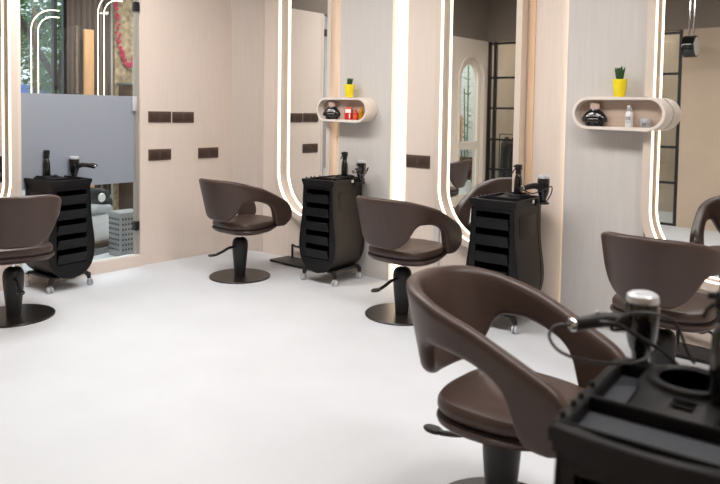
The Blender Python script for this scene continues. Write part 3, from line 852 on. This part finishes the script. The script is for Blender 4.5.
for k in range(5):
    bx, by = random.uniform(-.07, .07), random.uniform(-.07, .07)
    tx, ty = bx*2.5, by*2.5; hgt = random.uniform(1.7, 2.2)
    add_tube(bm, [(bx, by, .262), ((bx+tx)/2, (by+ty)/2, hgt/2), (tx, ty, hgt)], .011, 6)
    for q in range(26):
        u = random.uniform(.3, 1); c = V(bx+(tx-bx)*u, by+(ty-by)*u, .26+(hgt-.26)*u)
        a = random.uniform(0, 2*PI); d = V(math.cos(a), math.sin(a), random.uniform(-.5, .4)).normalized()*random.uniform(.12, .2)
        b = d.cross(V(0, 0, 1)).normalized()*.015
        bl.faces.new([bl.verts.new(v) for v in (c, c+d*.4+b, c+d, c+d*.4-b)])
obj('stem', bm, M['green'], t); f = obj('foliage', bl, M['green'], t, smooth=False); f['kind'] = 'stuff'
t = thing('armchair', 'dark maroon armchair behind the lower glass of the arched door', 'chair', (-1.2, -5.75, 0), 0)
bm = bmesh.new(); add_box(bm, (-.3, -.3, .08), (.3, .3, .42), .04, seg=3); obj('seat', bm, M['maroon'], t)
bm = bmesh.new(); add_box(bm, (-.32, -.3, .42), (-.18, .3, .9), .05, seg=3); obj('backrest', bm, M['maroon'], t)
bm = bmesh.new(); add_box(bm, (-.17, .2, .42), (.3, .3, .62), .04, seg=3); add_box(bm, (-.17, -.3, .42), (.3, -.2, .62), .04, seg=3); obj('armrest', bm, M['maroon'], t)
boxes('foot', [((x, y, 0), (x+.04, y+.04, .08)) for x in (-.27, .23) for y in (-.27, .23)], M['black'], t)

# rear glazed grid partition, left part of the rear wall
bm = bmesh.new()
for x in (.002, .10, 1.42, 2.745): add_box(bm, (x, YR-.06, 0), (x+.04, YR-.01, ZP-.005))
for z in (0, .535, .99, 1.465, 1.925, 2.44): add_box(bm, (.03, YR-.055, z), (2.76, YR-.015, z+.03))
pt = struct('window_2', bm, M['black'], smooth=False)
boxes('window_pane', [((.03, YR-.037, .02), (2.76, YR-.033, ZP-.03))], M['glass'], pt, smooth=False)
boxes('wall_behind_partition', [((-.14, -6.2, 0), (3.6, -6.1, 3.1)), ((3.5, -6.1, 0), (3.6, YR-.15, 3.1)), ((-.15, -6.1, 0), (-.05, YR-.06, 3.1))], M['rear'], fn=struct, smooth=False).name = 'wall_store'
boxes('ceiling_store', [((-.15, -6.2, 3.1), (3.6, YR-.15, 3.2))], M['ceil'], fn=struct, smooth=False)
t = thing('cape_rack', 'black capes hanging on a rail behind the black grid partition', 'rack', (.30, -5.08, 0))
t.scale = (.62, .8, .80)
bm = bmesh.new(); add_tube(bm, [(-.4, 0, 0), (-.4, 0, 1.35), (.4, 0, 1.35), (.4, 0, 0)], .014, 8); add_box(bm, (-.42, -.2, 0), (-.38, .2, .02)); add_box(bm, (.38, -.2, 0), (.42, .2, .02)); obj('rail', bm, M['black'], t)
for x in (-.2, .0, .18):
    bm = bmesh.new(); n = 40; rr = []
    for z, w, dpt in ((1.30, .03, .02), (1.24, .05, .12), (1.18, .06, .19), (.9, .075, .20), (.45, .085, .23)):
        rr.append([bm.verts.new((x+(w+.008*math.sin(7*a))*math.cos(a), dpt*math.sin(a), z)) for a in [2*PI*k/n for k in range(n)]])
    for a, b in zip(rr, rr[1:]):
        for k in range(n): bm.faces.new((a[k], a[(k+1) % n], b[(k+1) % n], b[k]))
    bm.faces.new(rr[0]); bm.faces.new(rr[-1][::-1])
    obj('cape', bm, M['dark'], t)
# hanging double-sided round lamp near the rear wall
t = thing('hanging_round_lamp', 'black round drum lamp hanging near the rear wall, seen in the right mirror', 'lamp', (2.97, -4.42, 0))
bm = bmesh.new(); add_lathe(bm, [(0, -.07), (.125, -.07), (.13, -.06), (.13, .06), (.125, .07), (0, .07)], 32, (0, 0, 2.24), Matrix.Rotation(PI/2, 4, 'Y')); obj('drum', bm, M['gloss'], t)
for sx in (-1, 1):
    bm = bmesh.new(); add_lathe(bm, [(0, 0), (.11, 0), (.11, .004), (0, .004)], 32, (sx*.0725-.002, 0, 2.24), Matrix.Rotation(PI/2, 4, 'Y')); obj('face', bm, M['white'], t)
bm = bmesh.new(); add_tube(bm, [(-.02, 0, 2.372), (-.02, 0, 3.14)], .012, 8); add_tube(bm, [(.03, 0, 2.372), (.03, 0, 3.14)], .012, 8); obj('hanger', bm, M['chrome'], t)
boxes('mount', [((-.06, -.06, 3.13), (.06, .06, 3.15))], M['black'], t)

# ------------------------------------------------------------------ lights
def downlight(x, y, pw, z=ZC, rad=.09, label=None, col=(1, .95, .89)):
    t = thing('ceiling_downlight', label or 'x', 'light', (x, y, z), 0, 'ceiling downlights')
    lathe_obj('trim_ring', [(rad+.002, -.012), (rad+.02, -.010), (rad+.022, -.0005), (rad+.002, -.0005)], M['black'], t)
    L = bpy.data.lights.new('downlight', 'AREA'); L.shape = 'DISK'; L.size = rad*2; L.energy = pw; L.color = col; L.spread = math.radians(150)
    o = bpy.data.objects.new('downlight', L); C.objects.link(o); o.parent = t; o.location = (0, 0, -.006)
names = {}
pos = [(.9, -1.1), (2.3, -.95), (3.75, -1.0), (5.2, -1.1), (2.7, -2.7), (4.1, -2.6), (5.5, -2.7), (6.3, -1.2)]
for i, (x, y) in enumerate(pos):
    downlight(x, y, LP*((1.2, 1.1, .62, .5)[i] if i < 4 else .3), label='round recessed ceiling downlight over the styling chairs, above the frame')
def area(name, loc, rot, sx, sy, pw, col, spread=180):
    L = bpy.data.lights.new(name, 'AREA'); L.shape = 'RECTANGLE'; L.size = sx; L.size_y = sy; L.energy = pw; L.color = col; L.spread = math.radians(spread)
    o = bpy.data.objects.new(name, L); C.objects.link(o); o.location = loc; o.rotation_euler = rot
for i, (x, y, k) in enumerate([(.95, -2.1, .55), (2.5, -1.9, .48), (4.3, -2.1, .40), (6.0, -2.2, .40)]):  # overhead fill panels, added out of view to brighten the room
    t = thing('added_fill_panel', 'added rectangular fill light over the middle of the floor, above the frame', 'light', (x, y, ZC), 0, 'added fill lights')
    boxes('frame', [((-.64, -.34, -.03), (.64, -.305, -.0005)), ((-.64, .305, -.03), (.64, .34, -.0005)), ((-.64, -.305, -.03), (-.605, .305, -.0005)), ((.605, -.305, -.03), (.64, .305, -.0005))], M['black'], t)
    L = bpy.data.lights.new('fill_light', 'AREA'); L.shape = 'RECTANGLE'; L.size = 1.2; L.size_y = .6; L.energy = WP*k; L.color = (1, .97, .94)
    o = bpy.data.objects.new('fill_light', L); C.objects.link(o); o.parent = t; o.location = (0, 0, -.012)
area('treatment_room_light', (-1.3, -.7, 3.05), (0, 0, 0), 1.0, 1.6, 60, (.95, .98, 1))
area('lobby_light', (-1.1, -4.3, 3.05), (0, 0, 0), 1.0, 1.6, 60, (.95, 1, 1))
area('store_light', (1.4, -5.5, 3.05), (0, 0, 0), 1.6, .6, 25, (1, .95, .9))

# ------------------------------------------------------------------ world, camera
w = bpy.data.worlds.new('sky'); S.world = w; w.use_nodes = True
bg = w.node_tree.nodes['Background']; bg.inputs[0].default_value = (.80, .90, 1, 1); bg.inputs[1].default_value = WS

f, yaw, pitch, roll, cx, cy, sh = CAMP
fw = V(-math.sin(yaw)*math.cos(pitch), math.cos(yaw)*math.cos(pitch), -math.sin(pitch))
r = fw.cross(V(0, 0, 1)).normalized(); u = r.cross(fw)
r2 = r*math.cos(roll)+u*math.sin(roll); u2 = -r*math.sin(roll)+u*math.cos(roll)
cd = bpy.data.cameras.new('camera'); cam = bpy.data.objects.new('camera', cd); C.objects.link(cam)
m = Matrix((r2, u2, -fw)).transposed().to_4x4(); m.translation = V(cx, cy, 1.40)
cam.matrix_world = m
cd.sensor_width = 36; cd.lens = f/720*36; cd.shift_y = (sh-242)/720; cd.clip_start = .05
cd.dof.use_dof = True; cd.dof.focus_distance = 5.2; cd.dof.aperture_fstop = 3.2
S.camera = cam
S.view_settings.view_transform = 'Standard'; S.view_settings.look = 'None'; S.view_settings.gamma = 1
S.view_settings.use_curve_mapping = False; S.view_settings.exposure = EXPO
